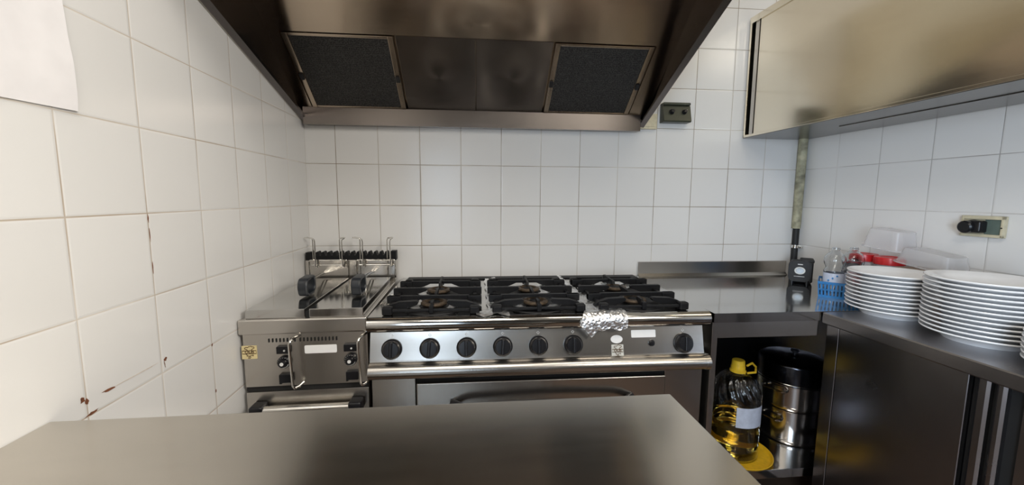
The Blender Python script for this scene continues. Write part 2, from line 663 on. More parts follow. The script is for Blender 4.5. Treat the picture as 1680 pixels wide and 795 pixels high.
# outer shell sides
for nm, s in (('side_panel', -1), ('side_panel', 1)):
    mb = MB()
    fx = xl if s < 0 else xr
    a, b = [], []
    ys = [-0.004, HF]
    th = 0.003
    q = []
    for y in ys:
        x = fx(y)
        xi = x - s * th
        q.append(((x, y, lipz(x, y)), (xi, y, lipz(x, y)), (xi, y, HT), (x, y, HT)))
    mb.loops([q[0], q[1]])
    # folded rim
    r = []
    for y in ys:
        x = fx(y)
        z = lipz(x, y)
        xi = x - s * w_
        r.append(((x - s * th, y, z), (xi, y, z + 0.004), (xi, y, z + 0.016), (xi + s * 0.002, y, z + 0.016), (xi + s * 0.002, y, z + 0.006), (x - s * th, y, z + 0.003)))
    mb.loops([r[0], r[1]])
    part('inner_liner', mb, 'steel_hood_shaded', hood)  # inner face of the side sheet, shade put into its colour
    mb = MB()
    q = []
    for y in ys:
        x = fx(y) + s * .0012
        xi = fx(y) + s * .0001
        q.append(((x, y, lipz(x, y)), (xi, y, lipz(x, y)), (xi, y, HT), (x, y, HT)))
    mb.loops(q)
    part(nm, mb, 'steel_door', hood)
# front and top
mb = MB()
mb.hexa([(xl(HF), HF - 0.003, lipz(0, HF)), (xr(HF), HF - 0.003, lipz(1.66, HF)), (xr(HF), HF, lipz(1.66, HF)), (xl(HF), HF, lipz(0, HF)),
         (xl(HF), HF - 0.003, HT), (xr(HF), HF - 0.003, HT), (xr(HF), HF, HT), (xl(HF), HF, HT)])
mb.hexa([(xl(HF), HF, lipz(0, HF)), (xr(HF), HF, lipz(1.66, HF)), (xr(HF), HF + 0.03, lipz(1.66, HF + .03) + .012), (xl(HF), HF + 0.03, lipz(0, HF + .03) + .012),
         (xl(HF), HF, lipz(0, HF) + 0.003), (xr(HF), HF, lipz(1.66, HF) + 0.003), (xr(HF), HF + 0.03, lipz(1.66, HF + .03) + .015), (xl(HF), HF + 0.03, lipz(0, HF + .03) + .015)])
part('front_panel', mb, 'steel_hood_shaded', hood)
mb = MB(); mb.box((0.045, HF, HT - 0.003), (1.63, -0.004, HT)); part('top_panel', mb, 'steel_hood_shaded', hood)
# rear gutter
mb = MB()
prof = [(-0.004, 1.624), (-0.060, 1.622), (-0.060, 1.699), (-0.057, 1.699), (-0.057, 1.626), (-0.004, 1.628)]
mb.prism(prof, 'x', 0.022, 1.628)
part('grease_gutter', mb, 'steel_plate', hood)  # darker steel colour stands in for the gutter's dark reflection of the room
# sloping filter wall
dv = Vector((0, -math.cos(R(SL)), math.sin(R(SL))))
dn = Vector((0, -math.sin(R(SL)), -math.cos(R(SL))))
P0 = Vector((0, -0.06, 1.70))


def pt(x, v, h=0.0):
    return P0 + Vector((x, 0, 0)) + dv * v + dn * h


def slab(mb, x0, x1, v0, v1, h0, h1, bev=0.0):
    mb.hexa([pt(x0, v0, h0), pt(x1, v0, h0), pt(x1, v1, h0), pt(x0, v1, h0), pt(x0, v0, h1), pt(x1, v0, h1), pt(x1, v1, h1), pt(x0, v1, h1)], bev)


mb = MB()
va, vb = 0.362, 0.90
ya, yb = pt(0, va).y, pt(0, vb).y
mb.hexa([pt(xl(ya) + .003, va, -.004), pt(xr(ya) - .003, va, -.004), pt(xr(yb) - .003, vb, -.004), pt(xl(yb) + .003, vb, -.004),
         pt(xl(ya) + .003, va, 0), pt(xr(ya) - .003, va, 0), pt(xr(yb) - .003, vb, 0), pt(xl(yb) + .003, vb, 0)])
slab(mb, 0.006, 1.656, -0.05, 0.40, -0.024, -0.020)      # backing behind the filters
slab(mb, 0.010, 0.063, -0.03, 0.362, -0.020, 0.0)
slab(mb, 1.566, 1.650, -0.03, 0.362, -0.020, 0.0)
part('inner_panel', mb, 'steel_hood', hood)


def mesh_filter(x0, x1):
    mb = MB()
    slab(mb, x0 + .006, x0 + .028, 0.0, 0.358, -0.016, 0.004, .002)
    slab(mb, x1 - .028, x1 - .006, 0.0, 0.358, -0.016, 0.004, .002)
    slab(mb, x0 + .028, x1 - .028, 0.346, 0.358, -0.016, 0.003, .002)
    slab(mb, x0 + .028, x1 - .028, 0.0, 0.010, -0.016, 0.003, .002)
    f = part('filter_frame', mb, 'steel_hood', hood)
    mb = MB(); slab(mb, x0 + .028, x1 - .028, 0.010, 0.346, -0.014, 0.0)
    part('filter_mesh', mb, 'filter', f)
    for xx in (x0 + .017, x1 - .017):
        mb = MB()
        slab(mb, xx - .009, xx + .009, 0.150, 0.180, 0.004, 0.012, .003)
        part('filter_catch', mb, 'black_matt', f)


mesh_filter(0.063, 0.496)
mesh_filter(1.135, 1.566)
for x0, x1 in ((0.500, 0.8135), (0.8175, 1.131)):
    mb = MB(); slab(mb, x0, x1, 0.0, 0.361, -0.010, 0.001, .001)
    part('blanking_plate', mb, 'steel_plate', hood)

# ------------------------------------------------------------------ fryer
FM = T2((0.441, -0.662, 0), SK)
fry = thing('deep_fryer', 'double deep fryer with two closed steel lids beside the tiled left wall', 'fryer', (0.441, -0.662, 0), SK)


def fbox(mb, x0, x1, y0, y1, z0, z1, bev=0.0, seg=2):
    """fryer frame: x given as room x at the fryer front, y measured back from the front"""
    mb.box((x0 - 0.441, y0, z0), (x1 - 0.441, y1, z1), bev, seg, FM)


FL = 0.026
mb = MB(); fbox(mb, FL, 0.4405, 0.0, 0.60, 0.829, 0.881, 0.006, 3); part('fryer_top', mb, 'steel', fry)
mb = MB(); fbox(mb, FL + .012, 0.4385, 0.016, 0.60, 0.08, 0.829); part('body', mb, 'steel_panel', fry)
mb = MB(); fbox(mb, FL + .010, 0.439, 0.008, 0.016, 0.645, 0.829, .001)
cpan = part('control_panel', mb, 'steel_panel', fry)
mb = MB(); fbox(mb, FL + .010, 0.438, 0.0135, 0.0165, 0.628, 0.645); part('shadow_gap', mb, 'void', fry)
mb = MB(); fbox(mb, FL + .012, 0.4385, 0.004, 0.016, 0.12, 0.628, .002)
fd = part('door', mb, 'steel_panel', fry)
mb = MB()
FMi = lambda p: FM @ Vector(p)
for zz, rr in ((0.575, 0.016),):
    mb.cyl(FMi((0.085 - .441, -0.026, zz)), FMi((0.40 - .441, -0.026, zz)), rr, 20)
hd = part('handle', mb, 'chrome', fd)
for xx in (0.085, 0.40):
    mb = MB()
    mb.box((xx - .441 - .022, -0.045, 0.553), (xx - .441 + .022, 0.004, 0.597), .008, 3, FM)
    part('handle_end', mb, 'black', hd)
for xx in (0.06, 0.40):
    for yy in (0.06, 0.54):
        mb = MB()
        mb.cyl(FMi((xx - .441, yy, 0)), FMi((xx - .441, yy, 0.082)), 0.02, 16)
        part('foot', mb, 'black', fry)
mb = MB()
for i in range(8):
    x = 0.116 + i * 0.0118
    fbox(mb, x, x + .0048, 0.0068, 0.0085, 0.800, 0.8135, .0018)
for i in range(11):
    x = 0.216 + i * 0.0118
    fbox(mb, x, x + .0048, 0.0068, 0.0085, 0.800, 0.8135, .0018)
part('vent_slots', mb, 'void', cpan)
for x0 in (0.144, 0.361):
    mb = MB(); fbox(mb, x0, x0 + .042, -0.004, 0.009, 0.762, 0.787, .002)
    sw = part('rocker_switch', mb, 'black', cpan)
    mb = MB(); mb.cyl(FMi((x0 + .026 - .441, -0.0055, 0.7735)), FMi((x0 + .026 - .441, -0.003, 0.7735)), 0.0033, 12); part('indicator', mb, 'mark', sw)
    kx, kz = x0 + .021, 0.7315
    mb = MB(); mb.cyl(FMi((kx - .441, 0.008, kz)), FMi((kx - .441, -0.006, kz)), 0.0215, 32, 0.0205, .002)
    mb.cyl(FMi((kx - .441, -0.006, kz)), FMi((kx - .441, -0.018, kz)), 0.0145, 28, 0.013, .002)
    kn = part('thermostat_knob', mb, 'black', cpan)
    mb = MB()
    mb.cyl(FMi((kx - .441, -0.0175, kz)), FMi((kx - .441, -0.0188, kz)), 0.006, 20)
    for a in range(200, 340, 14):
        pass
    ring = [FMi((kx - .441 + .0172 * math.cos(R(a)), -0.0065, kz + .0172 * math.sin(R(a)))) for a in range(245, 345, 8)]
    mb.tube(ring, 0.0013, 6)
    for a in range(20, 240, 24):
        c = FMi((kx - .441 + .0174 * math.cos(R(a)), -0.0062, kz + .0174 * math.sin(R(a))))
        mb.lathe([(0, -.001), (.0010, 0), (0, .001)], 6, T=Matrix.Translation(c))
    part('dial_marks', mb, 'mark', kn)
    mb = MB(); fbox(mb, x0 + .004, x0 + .046, -0.006, 0.009, 0.660, 0.690, .003)
    fbox(mb, x0 + .004, x0 + .012, -0.004, 0.009, 0.656, 0.664, .001)
    part('selector_switch', mb, 'black', cpan)
for hx in (0.203, 0.421):
    path = [(hx - .441 + .020, 0.008, 0.655), (hx - .441 + .012, -0.018, 0.651), (hx - .441 + .004, -0.030, 0.652), (hx - .441 + .001, -0.034, 0.662),
            (hx - .441 - .002, -0.034, 0.735), (hx - .441 - .004, -0.034, 0.805), (hx - .441 - .001, -0.030, 0.815), (hx - .441 + .006, -0.018, 0.822), (hx - .441 + .014, 0.008, 0.822)]
    mb = MB(); mb.tube([FMi(p) for p in path], 0.0045, 10)
    part('drain_handle', mb, 'chrome', cpan)
mb = MB(); mb.prism(rrect(0.231 - .441, 0.757, 0.336 - .441, 0.785, .004), 'y', 0.0065, 0.0085); mb.bm.transform(FM)
part('blank_label', mb, 'label', cpan, 'blank white label')


def text_mesh(txt, size):
    cu = bpy.data.curves.new('lettering', 'FONT')
    cu.body = txt
    cu.size = size
    cu.align_x = 'CENTER'
    cu.align_y = 'CENTER'
    cu.extrude = 0.0003
    cu.offset = 0.0004
    o = bpy.data.objects.new('lettering', cu)
    COL.objects.link(o)
    dg = bpy.context.evaluated_depsgraph_get()
    me = bpy.data.meshes.new_from_object(o.evaluated_get(dg))
    bpy.data.objects.remove(o)
    bpy.data.curves.remove(cu)
    return me


def maker_sticker(parent, Mx, w, h, base_mat, lab):
    """small sticker: bar with four letters, a puffed outline above it and a squiggle under it; Mx maps (x right, y out, z up) to the room"""
    mb = MB(); mb.prism(rrect(-w / 2, -h / 2, w / 2, h / 2, .0015), 'y', -0.0008, 0.0003); mb.bm.transform(Mx)
    st = part('maker_sticker', mb, base_mat, parent, lab)
    mb = MB()
    lw = w * 0.026
    Y = -0.0012
    bar = [(-w * .45, -h * .10), (w * .45, -h * .10), (w * .45, h * .13), (-w * .45, h * .13)]
    mb.tube([(x, Y, z) for x, z in bar], lw, 6, True)
    puff = [(-.12, .13), (-.16, .24), (-.27, .26), (-.30, .34), (-.20, .40), (-.10, .37), (-.02, .44), (.10, .47), (.20, .42), (.32, .40), (.33, .32), (.22, .26), (.16, .22), (.14, .13)]
    mb.tube([(x * w, Y, z * h) for x, z in puff], lw, 6)
    sq = [(-.22, -.13), (-.12, -.22), (-.18, -.28), (-.04, -.26), (-.02, -.36), (-.10, -.42), (.02, -.45), (.08, -.36), (.02, -.26), (.14, -.22), (.26, -.27), (.22, -.16)]
    mb.tube([(x * w, Y, z * h) for x, z in sq], lw, 6)
    mb.bm.transform(Mx)
    part('emblem_lines', mb, 'sticker_brown', st)
    me = text_mesh('OLIS', h * 0.235)
    me.transform(Mx @ Matrix.Translation((0, -0.0010, h * 0.018)) @ Matrix.Rotation(PI / 2, 4, 'X') @ Matrix.Diagonal((1.35, 1, 1, 1)))
    me.materials.append(M['sticker_brown'])
    me.transform(FRAME[parent.name].inverted())
    o = bpy.data.objects.new('lettering', me)
    COL.objects.link(o)
    o.parent = st
    FRAME[o.name] = FRAME[parent.name]


maker_sticker(fry, FM @ Matrix.Translation((0.055 - .441, 0.0078, 0.768)), 0.048, 0.046, 'sticker_yellow', 'small yellow sticker')
# lids
for x0, x1 in ((0.046, 0.2355), (0.2495, 0.4265)):
    mb = MB(); fbox(mb, x0, x1, 0.012, 0.545, 0.8812, 0.911, 0.002, 2)
    part('lid', mb, 'steel_top', fry)
mb = MB(); fbox(mb, 0.2355, 0.2495, 0.02, 0.55, 0.8812, 0.900); part('lid_gap', mb, 'void', fry)
# flue at the back
mb = MB(); fbox(mb, 0.030, 0.440, 0.580, 0.648, 0.8812, 0.990, .002); part('flue_box', mb, 'steel', fry)
mb = MB()
x0, x1, zb, zt, ztt = 0.030, 0.4455, 0.986, 1.010, 1.030
out = [(x0 - .441, zb), (x1 - .441, zb), (x1 - .441, ztt), (x1 - .441 - .024, ztt)]
n = 14
sp = (x1 - x0 - .024 - .02) / n
for i in range(n):
    xr_ = x1 - .441 - .024 - i * sp
    out += [(xr_ - sp * .12, zt + .003), (xr_ - sp * .30, zt), (xr_ - sp * .48, zt + .003), (xr_ - sp * .62, ztt - .003), (xr_ - sp * .80, ztt), (xr_ - sp, ztt - .003)]
out += [(x0 - .441, ztt - .004)]
mb.prism(out, 'y', 0.588, 0.630)
mb.bm.transform(FM)
part('flue_grille', mb, 'iron', fry)


def basket(xa, xb, gx, label):
    """chrome wire basket frame hung on the flue, its black grip reaching forward over the lid"""
    y = -0.098
    t = thing('fryer_basket', label, 'fryer basket', ((xa + xb) / 2, y, 0.93), 0, 'fryer baskets hung at the back of the fryer')
    mb = MB()
    r = 0.0029
    mb.tube([(xa, y, .905), (xa, y, .985), (xa + .006, y, .991), (xb - .006, y, .991), (xb, y, .985), (xb, y, .905)], r * 1.2, 8)
    mb.tube([(xa + .012, y, .968), (xb - .006, y, .968)], r, 8)
    mb.tube([(xa + .012, y + .02, .930), (xb - .006, y + .02, .930)], r * .8, 8)
    for xc, s in ((xa + .026, -1), (xb - .030, 1)):
        mb.tube([(xc - .009 * 1, y + .012, .915), (xc - .009, y + .012, 1.085), (xc - .009 + s * .004, y + .012, 1.094), (xc - .009 + s * .022, y + .010, 1.097), (xc - .009 + s * .030, y, 1.098),
                 (xc + .009 + s * .012, y - .010, 1.096), (xc + .009 + s * .002, y - .012, 1.090), (xc + .009, y - .012, 1.080), (xc + .009, y - .012, .962)], r, 8)
        mb.tube([(xc + .018, y - .004, .995), (xc + .014, y - .008, .958)], r * 1.3, 8)
    part('wire_frame', mb, 'chrome', t)
    hx = gx
    yc, zc = -.470, .9515
    for dx in (-.007, .007):
        mb = MB()
        mb.tube([(xa + .070 + dx, y, .930), (xa + .070 + (hx - xa - .07) * .3 + dx, y - .10, .945), (hx + dx, yc + .035, .968)], r * 1.1, 8)
        part('handle_wire', mb, 'chrome', t)
    # grip: broad six-sided loop seen almost edge-on
    six = [(-.047, .004), (-.036, -.034), (.030, -.034), (.047, -.010), (.040, .036), (-.034, .032)]
    ring = []
    for i in range(6):
        a, b, c = Vector(six[i - 1]), Vector(six[i]), Vector(six[(i + 1) % 6])
        for q in (b + (a - b).normalized() * .010, b + (a - b).normalized() * .003 + (c - b).normalized() * .003, b + (c - b).normalized() * .010):
            ring.append(Vector((hx, yc + q.x, zc + q.y)))
    rings = []
    m = len(ring)
    ctr = Vector((hx, yc, zc))
    for i in range(m):
        nn = (ring[i] - ctr).normalized()
        rings.append([ring[i] + Vector((a, 0, 0)) + nn * b for a, b in ((-.017, -.010), (-.017, -.002), (-.013, .001), (.013, .001), (.017, -.002), (.017, -.010), (.013, -.012), (-.013, -.012))])
    mb = MB()
    mb.loops(rings, closed=True)
    part('grip', mb, 'handle', t, 'black plastic grip')


basket(0.030, 0.208, 0.170, 'chrome fryer basket frame with black grip nearest the left wall')
basket(0.246, 0.428, 0.362, 'chrome fryer basket frame with black grip nearest the gas hob')

# ------------------------------------------------------------------ range
rng = thing('gas_range', 'six burner stainless steel gas range with black knobs and oven below', 'cooker', (1.05, -0.35, 0))
X0, X1 = 0.447, 1.655
mb = MB()
nose = [(-0.005, 0.876), (-0.005, 0.884), (-0.640, 0.884)] + arc((-0.671, 0.8565), 0.0275, 75, 260, 14) + [(-0.66, 0.829), (-0.60, 0.829), (-0.60, 0.876)]
mb.prism(nose, 'x', X0, X1 + .006)
part('hob_top', mb, 'steel_top', rng)
mb = MB(); mb.box((X0 + .004, -0.60, 0.10), (X1, -0.005, 0.876)); part('body', mb, 'steel_panel', rng)
# sloping control panel with its rolled lower ledge
mb = MB()
pp = [(-0.600, 0.8288), (-0.6692, 0.8288), (-0.690, 0.736), (-0.692, 0.730), (-0.700, 0.727)] + arc((-0.7, 0.7005), 0.0265, 90, 250, 10) + [(-0.69, 0.672), (-0.60, 0.672)]
mb.prism(pp, 'x', X0 + .006, X1 - .012)
pan = part('control_panel', mb, 'steel', rng)
mb = MB()
mb.prism([(-0.6, 0.729), (-0.700, 0.729)] + arc((-0.7, 0.7005), 0.0278, 90, 250, 10) + [(-0.6, 0.672)], 'x', X1 - .014, X1)
part('ledge_end', mb, 'steel', pan)
MP = Matrix.Translation((0, -0.668, 0.834)) @ Matrix.Rotation(-math.atan2(0.022, 0.098), 4, 'X')   # panel frame: x, out = -y, down = -z


def on_panel(x, z):
    """panel height z in room metres -> frame local drop"""
    return x, -(0.834 - z) / math.cos(math.atan2(0.022, 0.098))


for i, kx in enumerate((0.526, 0.654, 0.780, 0.906, 1.032, 1.157, 1.566)):
    x, d = on_panel(kx, 0.772 if i < 6 else 0.767)
    r = 0.0345 if i < 6 else 0.036
    mb = MB()
    Tm = MP @ Matrix.Translation((x, 0, d)) @ Matrix.Rotation(PI / 2, 4, 'X')
    mb.lathe([(0, 0), (r * .92, 0), (r, .003), (r, .007), (r * .93, .010), (r * .86, .012), (r * .80, .020), (r * .72, .024), (0, .0255)], 40, T=Tm)
    kn = part('knob', mb, 'black', pan)
    mb = MB()
    a = random.uniform(-.08, .08)
    mb.box((-.0055, -.027, .018), (.0055, .027, .031), .004, 3, Tm @ Matrix.Rotation(a, 4, 'Z'))
    part('knob_grip', mb, 'black', kn)
    mb = MB()
    c = Vector((x, -0.0008, d + r + .010))
    q = .0048
    mb.tube([MP @ (c + Vector(v)) for v in ((0, 0, q), (q, 0, 0), (0, 0, -q), (-q, 0, 0))], .0009, 6, True)
    part('setting_mark', mb, 'mark', pan)
x, d = on_panel(1.446, 0.770)
mb = MB(); mb.lathe([(0, 0), (.0115, 0), (.0115, .004), (.009, .006), (.0085, .010), (0, .011)], 24, T=MP @ Matrix.Translation((x, 0, d)) @ Matrix.Rotation(PI / 2, 4, 'X'))
part('ignition_button', mb, 'black', pan)
xa, da = on_panel(1.372, 0.790)
xb, db = on_panel(1.463, 0.816)
mb = MB(); mb.prism(rrect(xa, da, xb, db, .003), 'y', -.0012, .0002); mb.bm.transform(MP); part('blank_label', mb, 'label', pan, 'blank white label')
x, d = on_panel(1.317, 0.786)
mb = MB(); mb.prism([(x + .022 * math.cos(t * PI / 16), d + .0145 * math.sin(t * PI / 16)) for t in range(32)], 'y', -.001, .0002); mb.bm.transform(MP); part('oval_sticker', mb, 'label', pan)
x, d = on_panel(1.319, 0.746)
maker_sticker(pan, MP @ Matrix.Translation((x, -.0004, d)), 0.044, 0.044, 'sticker_silver', 'small silver sticker')
# front below
mb = MB(); mb.box((X0 + .006, -0.672, 0.12), (0.601, -0.60, 0.659), .0015); part('filler_panel', mb, 'steel_panel', rng)
mb = MB(); mb.box((1.5075, -0.672, 0.12), (X1 - .003, -0.60, 0.672), .0015); part('side_pillar', mb, 'steel_panel', rng)
mb = MB(); mb.box((0.603, -0.668, 0.13), (1.506, -0.602, 0.672)); part('shadow_gap', mb, 'void', rng)
mb = MB(); mb.box((0.607, -0.690, 0.14), (1.5035, -0.668, 0.648), .004, 3); od = part('oven_door', mb, 'steel_panel', rng)
mb = MB()
hp = []
for i in range(25):
    t = i / 24
    x = 0.730 + 0.645 * t
    k = min(1, min(t, 1 - t) / .10)
    hp.append((x, -0.692 - .045 * math.sin(k * PI / 2), 0.576 + 0.010 * math.sin(PI * t)))
mb.tube(hp, 0.013, 14)
part('handle', mb, 'black', od, 'long black oven handle')
for xx in (0.50, 1.60):
    for yy in (-0.58, -0.06):
        mb = MB()
        mb.cyl((xx, yy, 0), (xx, yy, 0.102), 0.022, 16)
        part('foot', mb, 'black', rng)
mb = MB(); mb.box((X0 + .03, -0.075, 0.884), (X1 - .02, -0.02, 0.8905), .002); part('flue_strip', mb, 'iron', rng)
# burners
GX = (0.658, 1.038, 1.424)
BY = (-0.345, -0.555)
for gx in GX:
    for by in BY:
        mb = MB()
        mb.lathe([(0.118, .8842), (0.116, .8868), (0.098, .8855), (0.072, .8846), (0.0, .8846)], 40, (gx, by, 0))
        bw = part('spill_bowl', mb, 'black_matt', rng)
        mb = MB()
        mb.lathe([(0.0, .886), (0.030, .886), (0.036, .892), (0.048, .894), (0.050, .899), (0.046, .904), (0.036, .906), (0.031, .903), (0.028, .898), (0.0, .898)], 36, (gx, by, 0))
        b_ = part('burner', mb, 'burner', rng)
        mb = MB(); mb.lathe([(0.0, .899), (0.020, .899), (0.022, .902), (0.019, .905), (0.0, .906)], 28, (gx, by, 0)); part('burner_cap', mb, 'iron', b_)


# pan supports ------------------------------------------------------------
def pan_support(gx, label):
    t = thing('pan_support', label, 'pan support', (gx, -0.43, 0.884), 0, 'cast iron pan supports on the hob')
    zf, zt = 0.893, 0.921
    mb = MB()
    xl_, xr_ = gx - .150, gx + .150
    yb, yf = -0.195, -0.652
    for xx in (xl_, xr_):
        mb.box((xx - .007, yf, zf), (xx + .007, yb, zf + .012), .003)
    for yy in (yb, yf):
        mb.box((xl_, yy - .006, zf), (xr_, yy + .006, zf + .010), .003)
    for xx in (xl_, xr_):
        for yy in (yb, yf):
            mb.box((xx - .017, yy - .015, 0.8845), (xx + .017, yy + .015, zf + .020), .006, 3)
    for yy in (yb, yf):
        mb.box((gx - .008, yy - .010, zf - .006), (gx + .008, yy + .010, zf + .022), .003)
    part('frame', mb, 'iron', t)
    # cross bars: deep flat plates whose ends reach past the frame
    for yy in (-0.268, -0.530):
        mb = MB()
        out = [(gx - .176, zf + .002), (gx - .176, zt - .002), (gx - .172, zt), (gx + .172, zt), (gx + .176, zt - .002), (gx + .176, zf + .002), (gx + .12, zf - .004),
               (gx + .075, zf + .004), (gx + .045, zt - .011), (gx - .045, zt - .011), (gx - .075, zf + .004), (gx - .12, zf - .004)]
        mb.prism(out, 'y', yy - .007, yy + .007)
        for s in (-1, 1):
            mb.box((gx + s * .150 - .026, yy - .012, zf), (gx + s * .150 + .026, yy + .012, zt), .004)
        part('cross_bar', mb, 'iron', t)
    for yy in (-0.398, -0.600):
        for s in (-1, 1):
            mb = MB()
            if yy > -.5:
                q = [(.178, zf), (.178, zt - .002), (.174, zt), (.052, zt), (.046, zt - .004), (.048, zt - .012), (.095, zf - .002)]
                hw = .009
            else:
                q = [(.176, zf - .006), (.158, zf + .012), (.120, zt - .004), (.056, zt - .001), (.050, zt - .006), (.054, zt - .014), (.100, zf - .004)]
                hw = .012
            mb.prism([(gx + s * a, b) for a, b in q], 'y', yy - hw, yy + hw)
            part('finger', mb, 'iron', t)
    # bars running front to back
    for prof in ([(-0.190, zf), (-0.190, zt + .004), (-0.200, zt + .007), (-0.330, zt + .003), (-0.335, zt - .010), (-0.24, zf)],
                 [(-0.44, zf + .006), (-0.40, zt + .001), (-0.50, zt + .001), (-0.52, zt - .012)],
                 [(-0.658, zf - .004), (-0.66, zf + .008), (-0.635, zt), (-0.596, zt + .001), (-0.592, zt - .010), (-0.64, zf - .004)]):
        mb = MB()
        mb.prism(prof, 'x', gx - .0045, gx + .0045)
        part('long_bar', mb, 'iron', t)
    return t


pan_support(GX[0], 'black cast iron pan support beside the fryer lids')
pan_support(GX[1], 'black cast iron pan support between two strips of foil')
pan_support(GX[2], 'black cast iron pan support beside the steel worktop')


# foil ---------------------------------------------------------------------
def deck_path(s):
    """distance s from the back along hob top, over the rolled nose and down; returns (y,z, ny,nz)"""
    L1 = 0.610
    if s < L1:
        return (-0.03 - s, 0.8845, 0, 1)
    s -= L1
    r = 0.0285
    # nose centre (-0.668,.8605): flat runs out to y=-.658
    fl = 0.031
    if s < fl:
        return (-0.64 - s, 0.8850, 0, 1)
    s -= fl
    a = s / r
    if a < 1.75:
        th = PI / 2 + a
        return (-0.671 + (r + .001) * math.cos(th), 0.8565 + (r + .001) * math.sin(th), math.cos(th), math.sin(th))
    s -= 1.75 * r
    return (-0.671 - (r + .001) * .984 + .002, 0.8565 - .005 - s, -1, 0.0)


def foil(xleft, xright, s0, s1, label, amp=0.004, nu=22, nv=70, seed=0, endf=None, lift=0.0):
    def f(u, v):
        s_end = s1 + (endf(u) if endf else 0)
        s = s0 + (s_end - s0) * v
        y, z, ny, nz = deck_path(s)
        x = xleft(v) + (xright(v) - xleft(v)) * u
        nv_ = noise.noise(Vector((x * 45 + seed, s * 45, 0))) * 0.6 + noise.noise(Vector((x * 110, s * 110, seed))) * 0.5 + abs(noise.noise(Vector((x * 28, s * 28, seed + 5)))) * 1.1
        h = .0012 + lift + amp * max(0, nv_ + .35)
        return (x + amp * .5 * noise.noise(Vector((s * 60, u * 8, seed))), y + ny * h, z + nz * h)
    mb = MB()
    mb.sheet(f, nu, nv)
    return solo('foil_strip', mb, 'foil', label, 'aluminium foil', 'foil strips between the pan supports', smooth=70)


def lerp(a, b, t):
    t = max(0, min(1, t))
    return a + (b - a) * t


foil(lambda v: lerp(.854, .816, (v - .90) / .06) + .003 * math.sin(v * 31), lambda v: lerp(.904, .934, (v - .90) / .06) + .004 * math.sin(v * 23 + 1),
     0.02, 0.652, 'crumpled foil strip between the left and middle pan supports', seed=2, endf=lambda u: .014 * abs(math.sin(u * 4.2 + .5)) - .006, lift=.0012)
foil(lambda v: lerp(1.228, 1.208, (v - .3) / .3) - .034 * max(0, (v - .90) / .10), lambda v: lerp(1.246, 1.262, (v - .2) / .3) + lerp(0, .085, (v - .70) / .18),
     0.0, 0.712, 'wide crumpled foil strip draped over the front edge of the range', seed=9, nv=90, nu=34, amp=.006,
     endf=lambda u: .034 * max(0, 1 - abs(u - .26) / .13) + .004 * math.sin(u * 17) - .022 * max(0, .15 - u) / .15, lift=.001)
# foil liners tucked round the burners
k = 0
for gx, by, a0, a1, lab in ((GX[0], BY[1], 130, 215, 'crescent of foil left of the front left burner'), (GX[0], BY[1], -35, 35, 'crescent of foil right of the front left burner'),
                            (GX[0], BY[0], 150, 300, 'foil liner round the rear left burner'), (GX[1], BY[0], 290, 420, 'crinkled foil right of the rear middle burner'),
                            (GX[1], BY[1], 190, 350, 'foil liner round the front middle burner'), (GX[2], BY[0], 20, 200, 'bluish foil scrap by the rear right burner')):
    k += 1

    def f(u, v, gx=gx, by=by, a0=a0, a1=a1, k=k):
        a = R(a0 + (a1 - a0) * v)
        r = .055 + .052 * u
        h = .8878 + .010 * u * u + .003 * noise.noise(Vector((r * 90, a * 9, k)))
        return (gx + r * math.cos(a), by + r * math.sin(a), h)
    mb = MB(); mb.sheet(f, 5, 26)
    solo('foil_liner', mb, 'foil', lab, 'aluminium foil', 'foil liners round the burners', smooth=70)

# ------------------------------------------------------------------ neutral worktop unit
neu = thing('worktop_unit', 'open steel worktop unit with upstand and lower shelf in the corner', 'worktop', (2.1, -0.35, 0))
def xw(y): return W - 0.003 + math.tan(SK) * (-y)
mb = MB()
mb.loops([[(1.668, -.702, z), (xw(-.702), -.702, z), (xw(-.004), -.004, z), (1.668, -.004, z)] for z in (.862, .8805)])
mb.loops([[(1.668, -.702, z), (2.085, -.702, z), (2.085, -.690, z), (1.668, -.690, z)] for z in (.846, .862)])
part('worktop', mb, 'steel_top', neu)
mb = MB(); mb.box((1.665, -0.016, 0.8806), (2.500, -0.004, 0.957), .002)
mb.prism([(-.016, .8806), (-.030, .8806), (-.016, .895)], 'x', 1.667, 2.50)
part('upstand', mb, 'steel', neu)
mb = MB(); mb.box((1.690, -0.690, 0.784), (2.084, -0.672, 0.862), .0015); part('front_rail', mb, 'steel_panel', neu)
mb = MB(); mb.box((1.668, -0.694, 0.05), (1.690, -0.01, 0.862), .0015); part('side_panel', mb, 'steel_panel', neu)
mb = MB(); mb.box((2.50, -0.60, 0.05), (2.515, -0.01, 0.862), .001)
mb.box((1.690, -0.02, 0.05), (2.50, -0.01, 0.862))
part('rear_panel', mb, 'steel_dark', neu)
mb = MB(); mb.box((1.690, -0.685, 0.212), (2.50, -0.02, 0.248), .002); part('shelf', mb, 'steel_top', neu)

# ------------------------------------------------------------------ side counter with sliding doors
CB = (2.082, -0.704, 0)
cnt = thing('sideboard_counter', 'long stainless steel counter with sliding doors along the right wall', 'counter', CB, SK)
CM = T2(CB, SK)
CL = -1.75
mb = MB()
mb.hexa([(0, CL, .838), (.468, CL, .838), (.468, -.0165, .838), (0, -.002, .838), (0, CL, .8795), (.468, CL, .8795), (.468, -.0165, .8795), (0, -.002, .8795)], .0035, 1, CM)
part('counter_top', mb, 'steel_dark', cnt)
mb = MB()
mb.box((0.045, CL, 0.10), (0.462, -0.020, 0.838), 0, 1, CM)
part('carcass', mb, 'steel_dark', cnt)
mb = MB(); mb.box((0.022, -0.052, 0.06), (0.045, -0.004, 0.836), .001, 1, CM); part('end_stile', mb, 'steel_dark', cnt)
mb = MB(); mb.box((0.0225, -0.425, 0.09), (0.038, -0.054, 0.834), .0015, 1, CM); part('sliding_door', mb, 'steel_dark', cnt)
